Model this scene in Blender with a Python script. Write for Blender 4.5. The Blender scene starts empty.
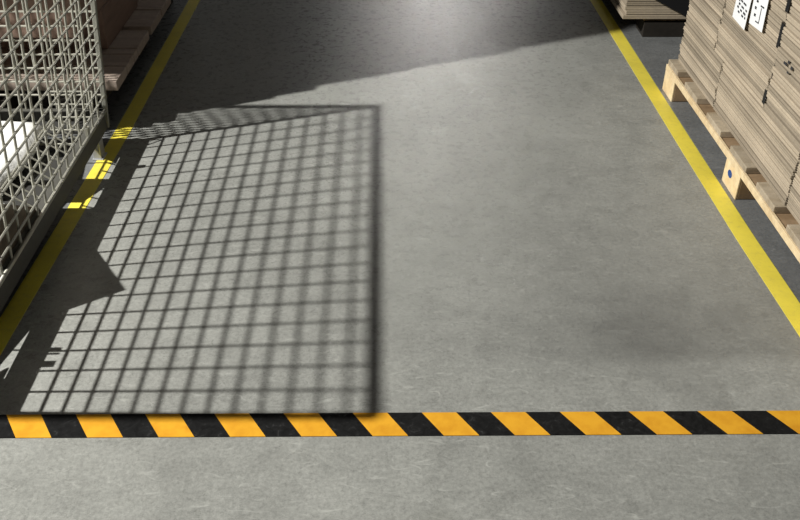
import bpy, bmesh, math, random
from mathutils import Vector, Matrix
random.seed(7)
S = bpy.context.scene
COL = S.collection

# ------------------------------------------------------------------ materials
def mat(name, color=(.5,.5,.5), rough=.6, metal=0., spec=.5):
    m = bpy.data.materials.new(name); m.use_nodes = True
    b = m.node_tree.nodes['Principled BSDF']
    b.inputs['Base Color'].default_value = (*color, 1)
    b.inputs['Roughness'].default_value = rough
    b.inputs['Metallic'].default_value = metal
    b.inputs['Specular IOR Level'].default_value = spec
    return m, m.node_tree, b
def N(t, typ, **kw):
    n = t.nodes.new(typ)
    for k, v in kw.items():
        if k in n.inputs: n.inputs[k].default_value = v
        else: setattr(n, k, v)
    return n
def ramp(t, src, stops):
    r = t.nodes.new('ShaderNodeValToRGB')
    e = r.color_ramp.elements
    while len(e) < len(stops): e.new(.5)
    for i, (p, c) in enumerate(stops):
        e[i].position = p
        e[i].color = (*c, 1) if isinstance(c, tuple) else (c, c, c, 1)
    t.links.new(src, r.inputs[0]); return r.outputs[0]
def mix(t, a, b, fac, mode='MIX'):
    m = t.nodes.new('ShaderNodeMix'); m.data_type = 'RGBA'; m.blend_type = mode
    for sock, v in ((m.inputs[0], fac), (m.inputs[6], a), (m.inputs[7], b)):
        if hasattr(v, 'links'): t.links.new(v, sock)
        elif isinstance(v, tuple): sock.default_value = (*v, 1)
        else: sock.default_value = v
    return m.outputs[2]
def mth(t, op, a, b=0., clamp=False):
    m = t.nodes.new('ShaderNodeMath'); m.operation = op; m.use_clamp = clamp
    for i, v in enumerate((a, b)):
        if hasattr(v, 'links'): t.links.new(v, m.inputs[i])
        else: m.inputs[i].default_value = v
    return m.outputs[0]
def noise(t, vec, scale, detail=4, rough=.55, dist=0., sc=None):
    if sc:
        mp = t.nodes.new('ShaderNodeMapping'); mp.inputs['Scale'].default_value = sc
        t.links.new(vec, mp.inputs[0]); vec = mp.outputs[0]
    n = N(t, 'ShaderNodeTexNoise', Scale=scale, Detail=detail, Roughness=rough, Distortion=dist)
    t.links.new(vec, n.inputs['Vector']); return n.outputs['Fac']
def objvec(t): return N(t, 'ShaderNodeTexCoord').outputs['Object']
def bump(t, b, h, strength=.3, dist=.002):
    n = N(t, 'ShaderNodeBump', Strength=strength, Distance=dist)
    t.links.new(h, n.inputs['Height']); t.links.new(n.outputs[0], b.inputs['Normal'])

def concrete(name, tint, dark):
    m, t, b = mat(name, rough=.5)
    v = objvec(t)
    big = noise(t, v, 1.6, 5, .6); mid = noise(t, v, 12, 7, .72, .5); fine = noise(t, v, 110, 6, .9)
    c = ramp(t, big, [(.3, tuple(x*.86 for x in tint)), (.7, tuple(x*1.1 for x in tint))])
    c = mix(t, c, ramp(t, mid, [(.30, .76), (.5, .98), (.70, 1.12)]), .85, 'MULTIPLY')
    c = mix(t, c, ramp(t, fine, [(.32, .60), (.68, 1.36)]), .9, 'MULTIPLY')
    # fine pale scuffs: thin level lines of warped noise in two directions
    for ang, seed in ((.5, 3.), (-.7, 8.), (1.4, 15.)):
        mp = N(t, 'ShaderNodeMapping'); mp.inputs['Rotation'].default_value = (0, 0, ang)
        mp.inputs['Location'].default_value = (seed, seed, 0); mp.inputs['Scale'].default_value = (1., 3.2, 1.)
        t.links.new(v, mp.inputs[0])
        n1 = noise(t, mp.outputs[0], 6.5, 2, .4, .25)
        ln = ramp(t, n1, [(.487, 0.), (.5, 1.), (.513, 0.)])
        msk = ramp(t, noise(t, mp.outputs[0], 13, 3, .6), [(.52, 0.), (.66, 1.)])
        c = mix(t, c, tuple(min(1, x*1.7) for x in tint), mth(t, 'MULTIPLY', mth(t, 'MULTIPLY', ln, msk), .5))
    # dark scuffs and pits
    pit = ramp(t, noise(t, v, 23, 3, .6), [(.66, 0.), (.74, 1.)])
    c = mix(t, c, dark, mth(t, 'MULTIPLY', pit, .3))
    # oily tyre stain near the barrier tape
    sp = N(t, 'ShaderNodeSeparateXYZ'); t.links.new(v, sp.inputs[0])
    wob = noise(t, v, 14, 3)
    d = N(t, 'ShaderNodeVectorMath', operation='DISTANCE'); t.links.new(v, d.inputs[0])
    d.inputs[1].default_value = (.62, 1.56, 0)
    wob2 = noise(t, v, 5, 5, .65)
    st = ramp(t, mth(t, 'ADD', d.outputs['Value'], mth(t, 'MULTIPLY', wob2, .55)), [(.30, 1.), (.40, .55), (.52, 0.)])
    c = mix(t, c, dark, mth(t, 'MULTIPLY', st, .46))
    # soft overhead shadow painted into the concrete, stopping short of the barrier tape
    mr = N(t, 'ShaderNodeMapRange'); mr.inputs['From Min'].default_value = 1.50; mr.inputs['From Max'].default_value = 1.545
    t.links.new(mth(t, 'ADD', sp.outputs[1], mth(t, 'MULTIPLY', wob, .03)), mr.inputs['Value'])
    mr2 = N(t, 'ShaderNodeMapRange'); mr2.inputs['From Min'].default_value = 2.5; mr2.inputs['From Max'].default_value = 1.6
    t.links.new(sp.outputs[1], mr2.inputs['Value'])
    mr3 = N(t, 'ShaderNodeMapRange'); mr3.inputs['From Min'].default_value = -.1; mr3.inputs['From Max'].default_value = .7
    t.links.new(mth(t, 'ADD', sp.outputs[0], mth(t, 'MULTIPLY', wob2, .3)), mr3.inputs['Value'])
    soft_shade = mth(t, 'MULTIPLY', mth(t, 'MULTIPLY', mr.outputs[0], mr2.outputs[0]), mr3.outputs[0])
    c = mix(t, c, dark, mth(t, 'MULTIPLY', soft_shade, .32))
    d2 = N(t, 'ShaderNodeVectorMath', operation='DISTANCE'); t.links.new(v, d2.inputs[0])
    d2.inputs[1].default_value = (.08, .98, 0)
    st2 = ramp(t, mth(t, 'ADD', d2.outputs['Value'], mth(t, 'MULTIPLY', wob, .15)), [(.1, 1.), (.2, 0.)])
    c = mix(t, c, tuple(x*.6 for x in (tint[0], tint[1], tint[2]*.9)), mth(t, 'MULTIPLY', st2, .5))
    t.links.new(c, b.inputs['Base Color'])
    t.links.new(ramp(t, noise(t, v, 42, 5, .7, .5), [(.36, .23), (.64, .37)]), b.inputs['Roughness'])
    bump(t, b, mth(t, 'ADD', mth(t, 'MULTIPLY', mid, .8), mth(t, 'MULTIPLY', fine, .5)), .32, .004)
    return m
M = {}
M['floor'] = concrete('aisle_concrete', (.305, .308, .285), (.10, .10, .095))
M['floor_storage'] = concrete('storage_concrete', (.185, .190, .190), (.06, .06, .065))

def wearpaint(name, col, worn, amt, rough=.45, s=60):
    m, t, b = mat(name, col, rough)
    v = objvec(t)
    n = noise(t, v, s, 4, .65); n2 = noise(t, v, 8, 3)
    c = mix(t, col, worn, mth(t, 'MULTIPLY', ramp(t, n, [(.5, 0.), (.75, 1.)]), amt))
    c = mix(t, c, ramp(t, n2, [(.3, .86), (.7, 1.08)]), .8, 'MULTIPLY')
    t.links.new(c, b.inputs['Base Color'])
    return m
M['yellow'] = wearpaint('yellow_floor_paint', (.84, .70, .08), (.60, .50, .10), .5)

def hazard():
    m, t, b = mat('hazard_stripes', rough=.7, spec=.08)
    v = objvec(t)
    sp = N(t, 'ShaderNodeSeparateXYZ'); t.links.new(v, sp.inputs[0])
    # slanted stripes: x + k*y
    u = mth(t, 'ADD', sp.outputs[0], mth(t, 'MULTIPLY', sp.outputs[1], .62))
    f = mth(t, 'FRACT', mth(t, 'DIVIDE', mth(t, 'ADD', u, 10*.1396+.775-.040), .1396))
    isy = mth(t, 'LESS_THAN', f, .5)
    sc = noise(t, v, 45, 5, .7, 1.2)
    blk = ramp(t, sc, [(.35, .006), (.6, .014), (.78, .07)])
    yel = mix(t, (.76, .38, .028), (.62, .27, .018), ramp(t, noise(t, v, 25, 4), [(.42, 0.), (.75, 1.)]))
    t.links.new(mix(t, blk, yel, isy), b.inputs['Base Color'])
    bump(t, b, sc, .25, .002)
    return m
M['hazard'] = hazard()

def steel(name, col, rough, metal=.55):
    m, t, b = mat(name, col, rough, metal)
    v = objvec(t)
    n = noise(t, v, 35, 4, .6)
    t.links.new(mix(t, tuple(x*.72 for x in col), tuple(min(1, x*1.12) for x in col), n), b.inputs['Base Color'])
    return m
M['wire'] = steel('galvanised_wire', (.47, .46, .39), .40, .4)
M['steel'] = steel('grey_steel', (.10, .098, .085), .6, .2)
M['post'] = steel('dull_steel', (.33, .33, .28), .5, .3)
M['tray'] = steel('shade_dark_steel', (.045, .044, .04), .7, .2)  # tray darkened so its colour carries the shade low inside the cage
M['foot'] = steel('pale_steel', (.5, .51, .53), .5, .3)

def board(name, col, spread=.25, flute=True):
    m, t, b = mat(name, col, .85, 0, .15)
    v = objvec(t)
    rnd = N(t, 'ShaderNodeObjectInfo').outputs['Random']
    c = mix(t, tuple(x*(1-spread) for x in col), tuple(min(1, x*(1+spread)) for x in col), rnd)
    n = noise(t, v, 14, 4, .6, 0, (1, .35, 2.5))
    c = mix(t, c, ramp(t, n, [(.3, .78), (.7, 1.12)]), .8, 'MULTIPLY')
    if flute:
        g = noise(t, v, 180, 2, .5, 0, (1, 1, .6))
        c = mix(t, c, ramp(t, g, [(.35, .85), (.6, 1.05)]), .5, 'MULTIPLY')
    t.links.new(c, b.inputs['Base Color'])
    return m
M['card'] = board('flat_carton_board', (.40, .335, .25), .27)
M['card_red'] = board('brown_carton_board', (.27, .185, .145), .14, False)
M['card_dark'] = board('dull_cardboard', (.17, .14, .11), .05, False)

def wood(name, a, bcol, sc):
    m, t, b = mat(name, a, .75, 0, .2)
    v = objvec(t)
    n = noise(t, v, 9, 5, .65, 1.0, sc)
    rnd = N(t, 'ShaderNodeObjectInfo').outputs['Random']
    c = mix(t, a, bcol, ramp(t, n, [(.35, 0.), (.68, 1.)]))
    c = mix(t, c, ramp(t, rnd, [(0., .82), (1., 1.12)]), .9, 'MULTIPLY')
    sp = noise(t, v, 55, 3, .6)
    c = mix(t, c, ramp(t, sp, [(.3, .8), (.6, 1.05)]), .7, 'MULTIPLY')
    t.links.new(c, b.inputs['Base Color'])
    bump(t, b, n, .3, .002)
    return m
M['pine'] = wood('lit_pine', (.84, .69, .45), (.70, .52, .30), (1.2, 1.2, 1.2))
M['deck'] = wood('weathered_board', (.47, .40, .30), (.33, .265, .18), (.25, 2.2, 2))
M['pine_dark'] = wood('brown_pallet_wood', (.36, .25, .15), (.24, .16, .09), (.3, 2, 2))  # brown carries the right blocks' shaded sides; also plain far deck wood
M['shade_wood'] = wood('shade_black_wood', (.035, .03, .025), (.02, .017, .014), (.3, 2, 2))  # near-black tone puts the shade under the pallets into the colour
M['grey_deck'] = wood('grey_brown_board', (.45, .37, .31), (.32, .255, .21), (.25, 2.2, 2))
m, t, b = mat('white_sack', (.86, .86, .84), .6)
nn = noise(t, objvec(t), 9, 4, .6, .8); bump(t, b, nn, .5, .02); M['white'] = m
M['paper'] = mat('white_paper', (.86, .87, .88), .55)[0]
M['ink'] = mat('black_ink', (.03, .03, .035), .6)[0]
M['greyink'] = mat('grey_ink', (.22, .23, .25), .6)[0]
M['blue'] = mat('blue_ink', (.01, .06, .26), .6)[0]
M['sheet'] = mat('black_sheet', (.012, .012, .013), .45)[0]

# ------------------------------------------------------------------ mesh helpers
class MB:
    def __init__(s): s.bm = bmesh.new()
    def box(s, x0, x1, y0, y1, z0, z1, bev=0., rot=None):
        r = bmesh.ops.create_cube(s.bm, size=1)
        vs = r['verts']
        bmesh.ops.scale(s.bm, vec=(x1-x0, y1-y0, z1-z0), verts=vs)
        if bev:
            es = list({e for v in vs for e in v.link_edges})
            q = bmesh.ops.bevel(s.bm, geom=es, offset=bev, segments=2, affect='EDGES', profile=.5)
            vs = list({v for f in q['faces'] for v in f.verts} | {v for v in vs if v.is_valid})
        if rot: bmesh.ops.rotate(s.bm, cent=(0,0,0), matrix=rot, verts=vs)
        bmesh.ops.translate(s.bm, vec=((x0+x1)/2, (y0+y1)/2, (z0+z1)/2), verts=vs)
        return s
    def rod(s, a, b, r, n=6):
        a, b = Vector(a), Vector(b); d = b-a
        m = Matrix.Translation((a+b)/2) @ d.to_track_quat('Z', 'Y').to_matrix().to_4x4()
        bmesh.ops.create_cone(s.bm, cap_ends=True, segments=n, radius1=r, radius2=r, depth=d.length, matrix=m)
        return s
    def prism(s, pts, vec):                     # planar polygon extruded along vec
        f = s.bm.faces.new([s.bm.verts.new(p) for p in pts])
        e = bmesh.ops.extrude_face_region(s.bm, geom=[f])
        bmesh.ops.translate(s.bm, vec=vec, verts=[v for v in e['geom'] if isinstance(v, bmesh.types.BMVert)])
        return s
    def mesh(s, name, m, smooth=False):
        bmesh.ops.recalc_face_normals(s.bm, faces=s.bm.faces)
        me = bpy.data.meshes.new(name); s.bm.to_mesh(me); s.bm.free()
        for x in (m if isinstance(m, list) else [m]): me.materials.append(x)
        if smooth:
            for p in me.polygons: p.use_smooth = True
        return me
    def build(s, name, m, parent=None, loc=(0,0,0), smooth=False):
        o = bpy.data.objects.new(name, s.mesh(name, m, smooth)); COL.objects.link(o)
        o.location = loc
        if parent: o.parent = parent
        return o
def tag(o, label, cat, group=None):
    o['label'] = label; o['category'] = cat
    if group: o['group'] = group
    return o
def thing(name, loc, label, cat, group=None, rz=0):
    o = bpy.data.objects.new(name, None); COL.objects.link(o); o.location = loc
    o.rotation_euler = (0, 0, rz); o.empty_display_size = .1
    return tag(o, label, cat, group)

# ------------------------------------------------------------------ floor and its markings
mb = MB(); bm = mb.bm
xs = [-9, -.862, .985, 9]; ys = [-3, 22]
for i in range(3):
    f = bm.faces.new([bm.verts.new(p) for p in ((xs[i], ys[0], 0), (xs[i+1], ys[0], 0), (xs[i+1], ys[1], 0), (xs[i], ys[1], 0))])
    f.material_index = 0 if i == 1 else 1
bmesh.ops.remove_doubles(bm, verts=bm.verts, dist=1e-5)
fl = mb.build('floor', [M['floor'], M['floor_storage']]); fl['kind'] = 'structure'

def ribbon(name, pts, w, m, z=.0012):
    mb = MB()
    for (x0, y0), (x1, y1) in zip(pts[:-1], pts[1:]):
        mb.prism([(x0-w/2, y0, 0), (x0+w/2, y0, 0), (x1+w/2, y1, 0), (x1-w/2, y1, 0)], (0, 0, z))
    return mb.build(name, m)
tag(ribbon('floor_line', [(-.884, .30), (-.8555, 1.65), (-.832, 2.65), (-.826, 9.)], .05, M['yellow']),
    'yellow floor line running beneath the edge of the wire mesh cage', 'floor line')
tag(ribbon('floor_line', [(.988, .30), (.967, 1.58), (.9585, 2.0), (.956, 2.5), (.957, 9.)], .051, M['yellow']),
    'yellow floor line in front of the pallet of flat cartons', 'floor line')
o = MB().box(-1.55, 1.6, -.0325, .0325, 0, .0016).build('hazard_tape', M['hazard'], None, (0, 1.3065, 0))
o.rotation_euler = (0, 0, math.radians(.42))
tag(o, 'black and orange striped barrier tape across the concrete aisle', 'hazard tape')

# ------------------------------------------------------------------ wire mesh cage
XC, XL, Y0, Y1, ZB, ZT = -.848, -1.70, 1.338, 2.545, .122, .722
cage = thing('mesh_cage', ((XC+XL)/2, (Y0+Y1)/2, 0), 'galvanised wire mesh cage on steel feet, open on top', 'cage')
cx, cy = (XC+XL)/2, (Y0+Y1)/2
hx, hy = (XC-XL)/2, (Y1-Y0)/2
R = .0032
def panel(axis, side):
    mb = MB()
    if axis == 'x':
        x = side*hx; n = 19
        for i in range(1, n):
            y = -hy + 2*hy*i/n
            mb.rod((x, y, ZB-.002), (x, y, ZT), R)
        nz = 14
        for k in range(nz):
            z = ZB + (ZT-ZB)*k/nz
            if k: mb.rod((x+side*R*1.6, -hy, z), (x+side*R*1.6, hy, z), R)
    else:
        y = side*hy; n = 18
        for i in range(1, n):
            x = -hx + 2*hx*i/n
            mb.rod((x, y, ZB-.002), (x, y, ZT), R)
        for k in range(1, 14):
            z = ZB + (ZT-ZB)*k/14
            mb.rod((-hx, y+side*R*1.6, z), (hx, y+side*R*1.6, z), R)
    return mb.build('mesh_panel', M['wire'], cage)
for ax, sd in (('x', 1), ('x', -1), ('y', 1), ('y', -1)): panel(ax, sd)
for sx in (1, -1):
    for sy in (1, -1):
        MB().box(sx*hx-.007, sx*hx+.007, sy*hy-.007, sy*hy+.007, .06, ZT+.004, .002).build('corner_post', M['post'], cage)
        f = MB()
        f.box(sx*(hx-.012)-.013, sx*(hx-.012)+.013, sy*(hy-.085)-.02, sy*(hy-.085)+.02, .004, .068, .002)
        f.box(sx*(hx-.012)-.015, sx*(hx-.012)+.018, sy*(hy-.085)-.024, sy*(hy-.085)+.024, 0, .005, .001)
        f.prism([(sx*(hx-.004), sy*(hy-.105), .06), (sx*(hx-.004), sy*(hy-.14), .06), (sx*(hx-.004), sy*(hy-.105), .02)], (-sx*.004, 0, 0))
        f.build('foot', M['foot'], cage)
rm = MB()
for sx in (1, -1): rm.rod((sx*hx, -hy, ZT), (sx*hx, hy, ZT), .0095, 10)
for sy in (1, -1): rm.rod((-hx, sy*hy, ZT), (hx, sy*hy, ZT), .0095, 10)
rm.build('top_rim', M['wire'], cage, smooth=True)
for sx in (1, -1):
    r = MB(); x = sx*hx
    r.box(x-.002, x+.002, -hy, hy, .060, ZB)
    a, b_ = sorted((x, x-sx*.018)); r.box(a, b_, -hy, hy, ZB-.003, ZB)
    r.build('base_rail', M['steel'], cage)
    MB().rod((x+sx*.004, -hy, ZB-.004), (x+sx*.004, hy, ZB-.004), .0055, 10).build('lower_rim', M['wire'], cage, smooth=True)
for sy in (1, -1):
    r = MB(); y = sy*hy
    r.box(-hx, hx, y-.002, y+.002, .060, ZB)
    a, b_ = sorted((y, y-sy*.018)); r.box(-hx, hx, a, b_, ZB-.003, ZB)
    r.build('base_rail', M['steel'], cage)
# floor tray with openings next to the feet
def L(x, y): return (x-cx, y-cy)
tr = MB()
def slab(pts, z=.078, h=.004): tr.prism([(*L(*p), z) for p in pts], (0, 0, h))
slab([(XL+.003, Y0+.003), (-1.02, Y0+.003), (-1.02, Y1-.003), (XL+.003, Y1-.003)])
slab([(-1.02, 1.60), (XC-.003, 1.60), (XC-.003, 2.135), (-1.02, 2.135)])
slab([(-.905, 2.165), (-.858, 2.275), (XC-.003, 2.30), (-1.02, 2.30), (-1.02, 2.165)])
slab([(-1.02, 2.46), (XC-.003, 2.46), (XC-.003, Y1-.003), (-1.02, Y1-.003)])
slab([(-1.02, 1.60), (-1.02, 1.45), (-.90, 1.45), (-.87, 1.60)])
slab([(-1.02, Y0+.003), (XC-.003, Y0+.003), (XC-.003, 1.425), (-1.02, 1.425)])
tr.build('floor_tray', M['tray'], cage)
br = MB()
br.rod((*L(-.898, Y0), .074), (*L(-.898, Y1), .074), .002)
for y in (1.535, 2.40): br.rod((*L(-1.02, y), .074), (*L(XC, y), .074), .003)
br.build('tray_wire', M['wire'], cage)
for y, w in ((1.535, .012), (1.487, .02), (1.52, .006)):
    MB().box(hx-.004, hx+.006, y-cy-w/2, y-cy+w/2, .124, .15, .001).build('clip', M['wire'], cage)
for y in (2.36,):
    MB().box(hx-.004, hx+.006, y-cy-.009, y-cy+.009, .124, .148, .001).build('clip', M['wire'], cage)

# the aisle side leans outward a little towards the rim
for ch in cage.children:
    for v in ch.data.vertices:
        v.co.x += .075*max(0, v.co.z-.12)*max(0, min(1, v.co.x/hx))

# ------------------------------------------------------------------ things inside the cage
def sack(name, x0, x1, y0, y1, z0, z1, label, seed):
    bm = bmesh.new()
    bmesh.ops.create_cube(bm, size=2)
    bmesh.ops.subdivide_edges(bm, edges=bm.edges, cuts=7, use_grid_fill=True)
    rr = random.Random(seed)
    for v in bm.verts:
        p = v.co.copy()
        n = p.normalized()
        k = .62
        q = p*k + n*(1-k)*1.25
        v.co = q
    mx = max(abs(v.co.x) for v in bm.verts); mz = max(abs(v.co.z) for v in bm.verts)
    for v in bm.verts:
        x, y, z = v.co
        wr = .045*math.sin(5*x+3*y+seed)*math.cos(4*y-2*z)
        z2 = z/mz + (wr if z > -.5 else 0)
        v.co = (x/mx*(x1-x0)/2, y/mx*(y1-y0)/2, (max(-1, z2)+1)/2*(z1-z0))
    me = bpy.data.meshes.new(name); bm.to_mesh(me); bm.free(); me.materials.append(M['white'])
    for p in me.polygons: p.use_smooth = True
    o = bpy.data.objects.new(name, me); COL.objects.link(o); o.location = ((x0+x1)/2, (y0+y1)/2, z0)
    return tag(o, label, 'sack')
sack('white_sack', -1.42, -.972, 2.02, 2.455, .0825, .142, 'stuffed white sack behind the mesh, at the far end of the cage floor', 2)
sack('white_sack', -1.36, -.895, 1.58, 1.97, .0825, .150, 'stuffed white sack behind the mesh, at the near end beside the cardboard flap', 5)
fb = MB()
fb.prism([(-.862, 1.655, .0825), (-.862, 1.975, .0825), (-.859, 1.945, .125), (-.855, 1.738, .258), (-.859, 1.665, .125)], (-.005, 0, 0))
tag(fb.build('cardboard_flap', M['card_dark']), 'pointed dull cardboard flap leaning against the inside of the cage mesh', 'cardboard')

# loose pieces of welded mesh lying on the tray beside the sacks
def grid(p0, u, v, nu, nv, r=.0028):
    mb = MB(); p0, u, v = Vector(p0), Vector(u), Vector(v)
    for i in range(nu+1): mb.rod(p0+u*(i/nu), p0+u*(i/nu)+v, r)
    for k in range(nv+1): mb.rod(p0+v*(k/nv), p0+v*(k/nv)+u, r)
    return mb
tag(grid((-.962, 1.985, .150), (.095, 0, -.062), (0, .445, 0), 1, 9).build('mesh_offcut', M['wire']),
    'tilted piece of welded wire mesh leaning on the cage tray beside the far white sack', 'wire mesh')
tag(grid((-.99, 2.462, .09), (.125, 0, 0), (0, .055, .10), 5, 3).build('mesh_offcut', M['wire']),
    'short piece of welded wire mesh standing in the far corner of the cage', 'wire mesh')
# ------------------------------------------------------------------ pallets
def pallet(name, loc, label, length, depth, sgn, boards, block_ys, deckm, blockm, spot=False, group=None, zs=1., strm=None, lit_m=None, inset=0.):
    """aisle edge at x=0, body extends sgn*depth in x; y runs 0..length"""
    p = thing(name, loc, label, 'pallet', group)
    def bx(nm, m, a, b, y0, y1, z0, z1, bev=.002):
        x0, x1 = sorted((sgn*a, sgn*b)); return MB().box(x0, x1, y0, y1, z0*zs, z1*zs, bev).build(nm, m, p)
    for a, b in ((0, .10), (depth/2-.05, depth/2+.05), (depth-.10, depth)):
        bx('stringer', strm or blockm, a+inset*.4, b, 0, length, .072, .089)
        for (y0, y1) in block_ys:
            o = bx('block', blockm, a+.001+inset*(a == 0), b+inset*(a == 0), y0, y1, 0.0, .072, .003)
            if lit_m and a == 0:  # pale board added to paint the block's lit aisle side
                q = MB().box(-.004, .001, y0, y1, 0.0, .072, .001).build('lit_face', lit_m, o); q['label'] = 'pale board added as lit block face'
            if spot and a == 0 and abs(y0-spot) < .01:
                s = MB()
                bmesh.ops.create_cone(s.bm, cap_ends=True, segments=20, radius1=.5, radius2=.5, depth=1)
                bmesh.ops.scale(s.bm, vec=(.022, .032, .001), verts=s.bm.verts)
                bmesh.ops.rotate(s.bm, cent=(0,0,0), matrix=Matrix.Rotation(math.pi/2, 3, 'Y'), verts=s.bm.verts)
                k = s.build('ink_spot', M['blue'], o, (-.0042, (y0+y1)/2+.012, .045)); k['label'] = 'blue ink spot'
    if lit_m:  # pale strip added to paint the lit stringer edge
        q = MB().box(-.005, .004, 0, length, .073, .093, .001).build('lit_edge', lit_m, p); q['label'] = 'pale strip added as lit pallet edge'
    if zs < 1: bx('shade_board', blockm, .0, depth, -.014, -.001, .0, .088)  # near-black board added where shade lies between the blocks
    for (y0, y1) in boards:
        bx('deck_board', deckm, .0, depth, y0, y1, .089, .110)
    return p
PX, PY0, PY1 = .9995, 1.53, 2.985
bd = [(a-PY0, a+w_-PY0) for a, w_ in ((2.87, .115), (2.649, .135), (2.411, .135), (2.186, .135), (1.975, .13), (1.76, .13), (1.53, .13))]
pallet('wooden_pallet', (PX, PY0, 0), 'pale wooden pallet with a blue ink spot under the flat carton stack', PY1-PY0, .80, 1, bd,
       [(0, .115), (2.20-PY0, 2.316-PY0), (2.87-PY0, PY1-PY0)], M['deck'], M['pine_dark'], spot=2.20-PY0, lit_m=M['pine'])
LX, LY0, LY1 = -.829, 2.63, 3.95
bd = [(a-LY0, b_-LY0) for a, b_ in ((2.655, 2.78), (2.787, 2.885), (2.894, 2.940), (2.948, 3.12), (3.16, 3.34), (3.35, 3.52), (3.56, 3.73), (3.75, 3.95))]
pallet('wooden_pallet', (LX, LY0, 0), 'grey wooden pallet in shadow under the tall stack of brown cartons', LY1-LY0, .80, -1, bd,
       [(0, .11), (.66, .78), (1.21, 1.32)], M['grey_deck'], M['shade_wood'], zs=1.5, inset=.09)
FX, FY0, FY1 = 1.05, 3.52, 4.60
pallet('wooden_pallet', (FX, FY0, 0), 'wooden pallet coloured shade-dark behind the flat carton stack, edge of its load overhanging', FY1-FY0, .80, 1,
       [(i*.19, i*.19+.13) for i in range(6)], [(0, .11), (.48, .60), (.97, 1.08)], M['pine_dark'], M['shade_wood'], zs=.70)

# ------------------------------------------------------------------ flat cartons on the right pallet
def flat_carton_mesh(depth, length, th, seed):
    """a folded carton: two board walls joined at a rounded fold, slightly open along the aisle edge"""
    rr = random.Random(seed); mb = MB()
    w = th*.44; g = rr.uniform(.0, th*.08)
    for z0, dx in ((0, rr.uniform(0, .003)), (th-w-g, rr.uniform(0, .003))):
        mb.box(dx, depth, -length/2, length/2, z0, z0+w, min(.0010, w*.24))
    mb.box(depth-.004, depth, -length/2, length/2, 0, th-g)
    return mb.mesh('flat_carton', M['card'])
CX = 1.025
def bundle(z0, z1, y0, y1, th, label, group, depth=.70, gap0=.0015, gap1=.0015, wide=()):
    protos = [flat_carton_mesh(depth, (y1-y0)-gap0-gap1, th*.87, s) for s in range(5)]
    cut = [flat_carton_mesh(depth, (y1-y0)-gap0-gap1-.016, th*.87, s) for s in range(5)] if wide else None
    n = int((z1-z0)/th+.001)
    drift = 0
    for k in range(n):
        z = z0+k*th
        w = any(a <= z <= b_ for a, b_ in wide)
        o = bpy.data.objects.new('flat_carton', (cut if w else protos)[(k*3+k//4) % 5]); COL.objects.link(o)
        drift = .7*drift + random.gauss(0, .0011)
        jx = max(-.004, min(.004, drift + random.gauss(0, .0014)))
        o.location = (CX+jx, (y0+y1)/2+(gap0-gap1)/2+(.008 if w else 0)+random.gauss(0, .0005), z)
        o.rotation_euler = (0, 0, random.gauss(0, .0008))
        tag(o, label, 'carton', group)
T1 = .262
bundle(.1105, T1, 2.577, 2.970, .0126, 'folded tan carton in the lower far corner bundle of the stack on the pale pallet', 'lower far bundle of flat cartons')
bundle(.1105, T1, 1.978, 2.573, .0126, 'folded tan carton in the lower middle bundle resting above the blue-spotted pallet block', 'lower middle bundle of flat cartons')
bundle(.1105, T1, 1.54, 1.972, .0126, 'folded tan carton in the lower near bundle of the stack on the pale pallet', 'lower near bundle of flat cartons')
bundle(T1+.001, .755, 2.667, 2.970, .0123, 'folded tan carton in the upper far bundle, beside the bundle with white labels', 'upper far bundle of flat cartons')
bundle(T1+.001, .755, 2.238, 2.663, .0123, 'folded tan carton in the upper bundle that carries the white paper labels', 'upper labelled bundle of flat cartons', gap0=.001, wide=((.268, .31), (.425, .485), (.52, .60)))
bundle(T1+.001, .755, 1.60, 2.235, .0175, 'thicker folded tan carton in the upper near bundle, beyond the black gap', 'upper near bundle of flat cartons', gap1=.0)

# ------------------------------------------------------------------ paper labels on the stack
def paper(loc, w, h, tilt, label, marks):
    p = MB().box(-.0006, 0, -w/2, w/2, 0, h).build('paper_label', M['paper'], None, loc)
    p.rotation_euler = (tilt, 0, 0)
    tag(p, label, 'label')
    mb = MB()
    for (y, z, a, b_) in marks:                     # y: fraction from the far edge, z: fraction up
        yy = w/2 - y*w; zz = z*h
        mb.box(-.0010, -.0006, yy-a*w/2, yy+a*w/2, zz-b_*h/2, zz+b_*h/2)
    k = mb.build('print', M['ink'], p)
    return p
paper((CX-.0058, 2.509, .402), .104, .088, .04, 'white paper label with rows of print, the one farther from the black gap',
      [(.24, .66, .10, .06), (.42, .70, .16, .06), (.66, .70, .22, .06), (.30, .56, .12, .07), (.56, .55, .20, .06), (.84, .56, .12, .06),
       (.24, .44, .12, .07), (.50, .42, .14, .06), (.76, .43, .18, .07), (.36, .32, .14, .06), (.66, .31, .14, .06), (.86, .33, .08, .07)])
paper((CX-.0060, 2.387, .432), .096, .092, -.06, 'white paper label with three dots and a long stroke, next to the black gap',
      [(.30, .72, .14, .07), (.26, .52, .13, .08), (.30, .32, .13, .08), (.66, .40, .045, .42), (.70, .66, .26, .045), (.54, .17, .26, .035), (.46, .86, .36, .03)])

sb = MB()  # black strip added to darken the opened gap between bundles
sb.box(CX+.003, CX+.0038, 2.2354, 2.2376, .265, .755)
for a, b_ in ((.272, .318), (.428, .492), (.523, .605)): sb.box(CX+.0015, CX+.0038, 2.2354, 2.253, a, b_)
tag(sb.build('gap_strip', M['sheet']), 'black strip added to darken the upright gap between the two upper bundles of flat cartons', 'gap_strip')
# printed dashes on the near bundle
mk = MB()
for (y, z, a, b_) in ((2.180, .418, .020, .007), (2.163, .428, .010, .007), (2.140, .421, .012, .008), (2.155, .404, .010, .005)):
    y -= .018; mk.box(CX-.0056, CX-.0050, y-a/2, y+a/2, z-b_/2, z+b_/2)
tag(mk.build('ink_marks', M['ink']), 'small black print marks on the carton edges beyond the black gap', 'marks')

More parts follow.
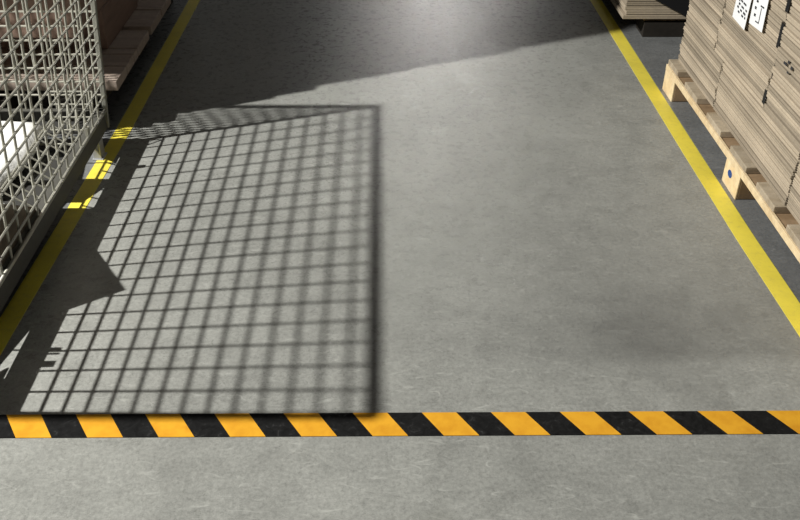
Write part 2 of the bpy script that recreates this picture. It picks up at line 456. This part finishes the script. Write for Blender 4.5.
# ------------------------------------------------------------------ brown cartons on the left pallet
def carton(x1, y0, y1, z0, z1, w, label):
    o = thing('brown_carton', (x1-w/2, (y0+y1)/2, z0), label, 'carton', None)
    h = z1-z0
    MB().box(-w/2, w/2, -(y1-y0)/2, (y1-y0)/2, 0, h, .004).build('box_body', M['card_red'], o)
    MB().box(-.025, .025, -(y1-y0)/2-.0006, (y1-y0)/2+.0006, h-.07, h+.0004).build('sealing_tape', M['card_dark'], o)
tiers = [(.1655, .30, 2.93, -.925), (.3005, .565, 2.664, -.927), (.5655, .675, 2.679, -.923), (.6755, .92, 2.704, -.925),
         (.9205, 1.17, 2.716, -.923), (1.1705, 1.42, 2.731, -.921), (1.4205, 1.67, 2.745, -.925)]
word = ['bottom', 'second', 'third', 'fourth', 'fifth', 'sixth', 'topmost']
for i, (z0, z1, yy, xx) in enumerate(tiers):
    carton(xx, yy, 3.385, z0, z1, .69, f'brown cardboard carton in the {word[i]} layer on the grey pallet, nearer the cage')
    carton(xx-.012, 3.39, 4.06, z0, z1, .68, f'brown cardboard carton in the {word[i]} layer on the grey pallet, farther from the cage')

# ------------------------------------------------------------------ far load on the right
sh = [flat_carton_mesh(.80, 1.02, .0165, 20+s) for s in range(3)]
for k in range(20):
    o = bpy.data.objects.new('flat_carton', sh[k % 3]); COL.objects.link(o)
    o.location = (.962+random.gauss(0, .004), 3.50+.51+random.gauss(0, .003), .0775+k*.0178)
    tag(o, 'folded tan carton in the shadowed stack on the shade-dark pallet, behind the labelled stack', 'carton', 'far stack of flat cartons')

fm = MB()  # flat black sheet added over part of the stack front
fm.prism([(1.02, 3.488, .185), (1.081, 3.488, .153), (1.216, 3.488, .085), (1.765, 3.488, .085), (1.765, 3.488, .40), (1.02, 3.488, .40)], (0, -.002, 0))
tag(fm.build('black_sheet', M['sheet']), 'plain black sheet added in front of the far carton stack', 'sheet')

# ------------------------------------------------------------------ light
def lamp(kind, name, loc, energy, col=(1, 1, 1), **kw):
    l = bpy.data.lights.new(name, kind); l.energy = energy; l.color = col
    for k, v in kw.items(): setattr(l, k, v)
    o = bpy.data.objects.new(name, l); COL.objects.link(o); o.location = loc
    return o
lamp('POINT', 'flood_lamp', (-4.0, 1.37, 3.65), 1950, (1, .985, .94), shadow_soft_size=.048)
o = lamp('AREA', 'far_hall_lamp', (1.1, 17.5, 4.6), 400, (1., .97, .93), shape='RECTANGLE', size=1.2, size_y=.5)
w = bpy.data.worlds.new('hall'); S.world = w; w.use_nodes = True
w.node_tree.nodes['Background'].inputs[0].default_value = (1.0, .99, .95, 1)
w.node_tree.nodes['Background'].inputs[1].default_value = .05

# ------------------------------------------------------------------ camera
cam = bpy.data.cameras.new('camera'); co = bpy.data.objects.new('camera', cam); COL.objects.link(co)
cam.sensor_width = 36; cam.lens = 36*900/800
cam.shift_x = 19/800
cam.clip_start = .02
co.location = (0, 0, 1.27)
p = math.atan(603/900)
co.rotation_euler = (math.pi/2-p, 0, 0)
S.camera = co
S.view_settings.view_transform = 'Standard'; S.view_settings.look = 'None'
S.view_settings.exposure = 0; S.view_settings.gamma = 1
S.view_settings.use_curve_mapping = False
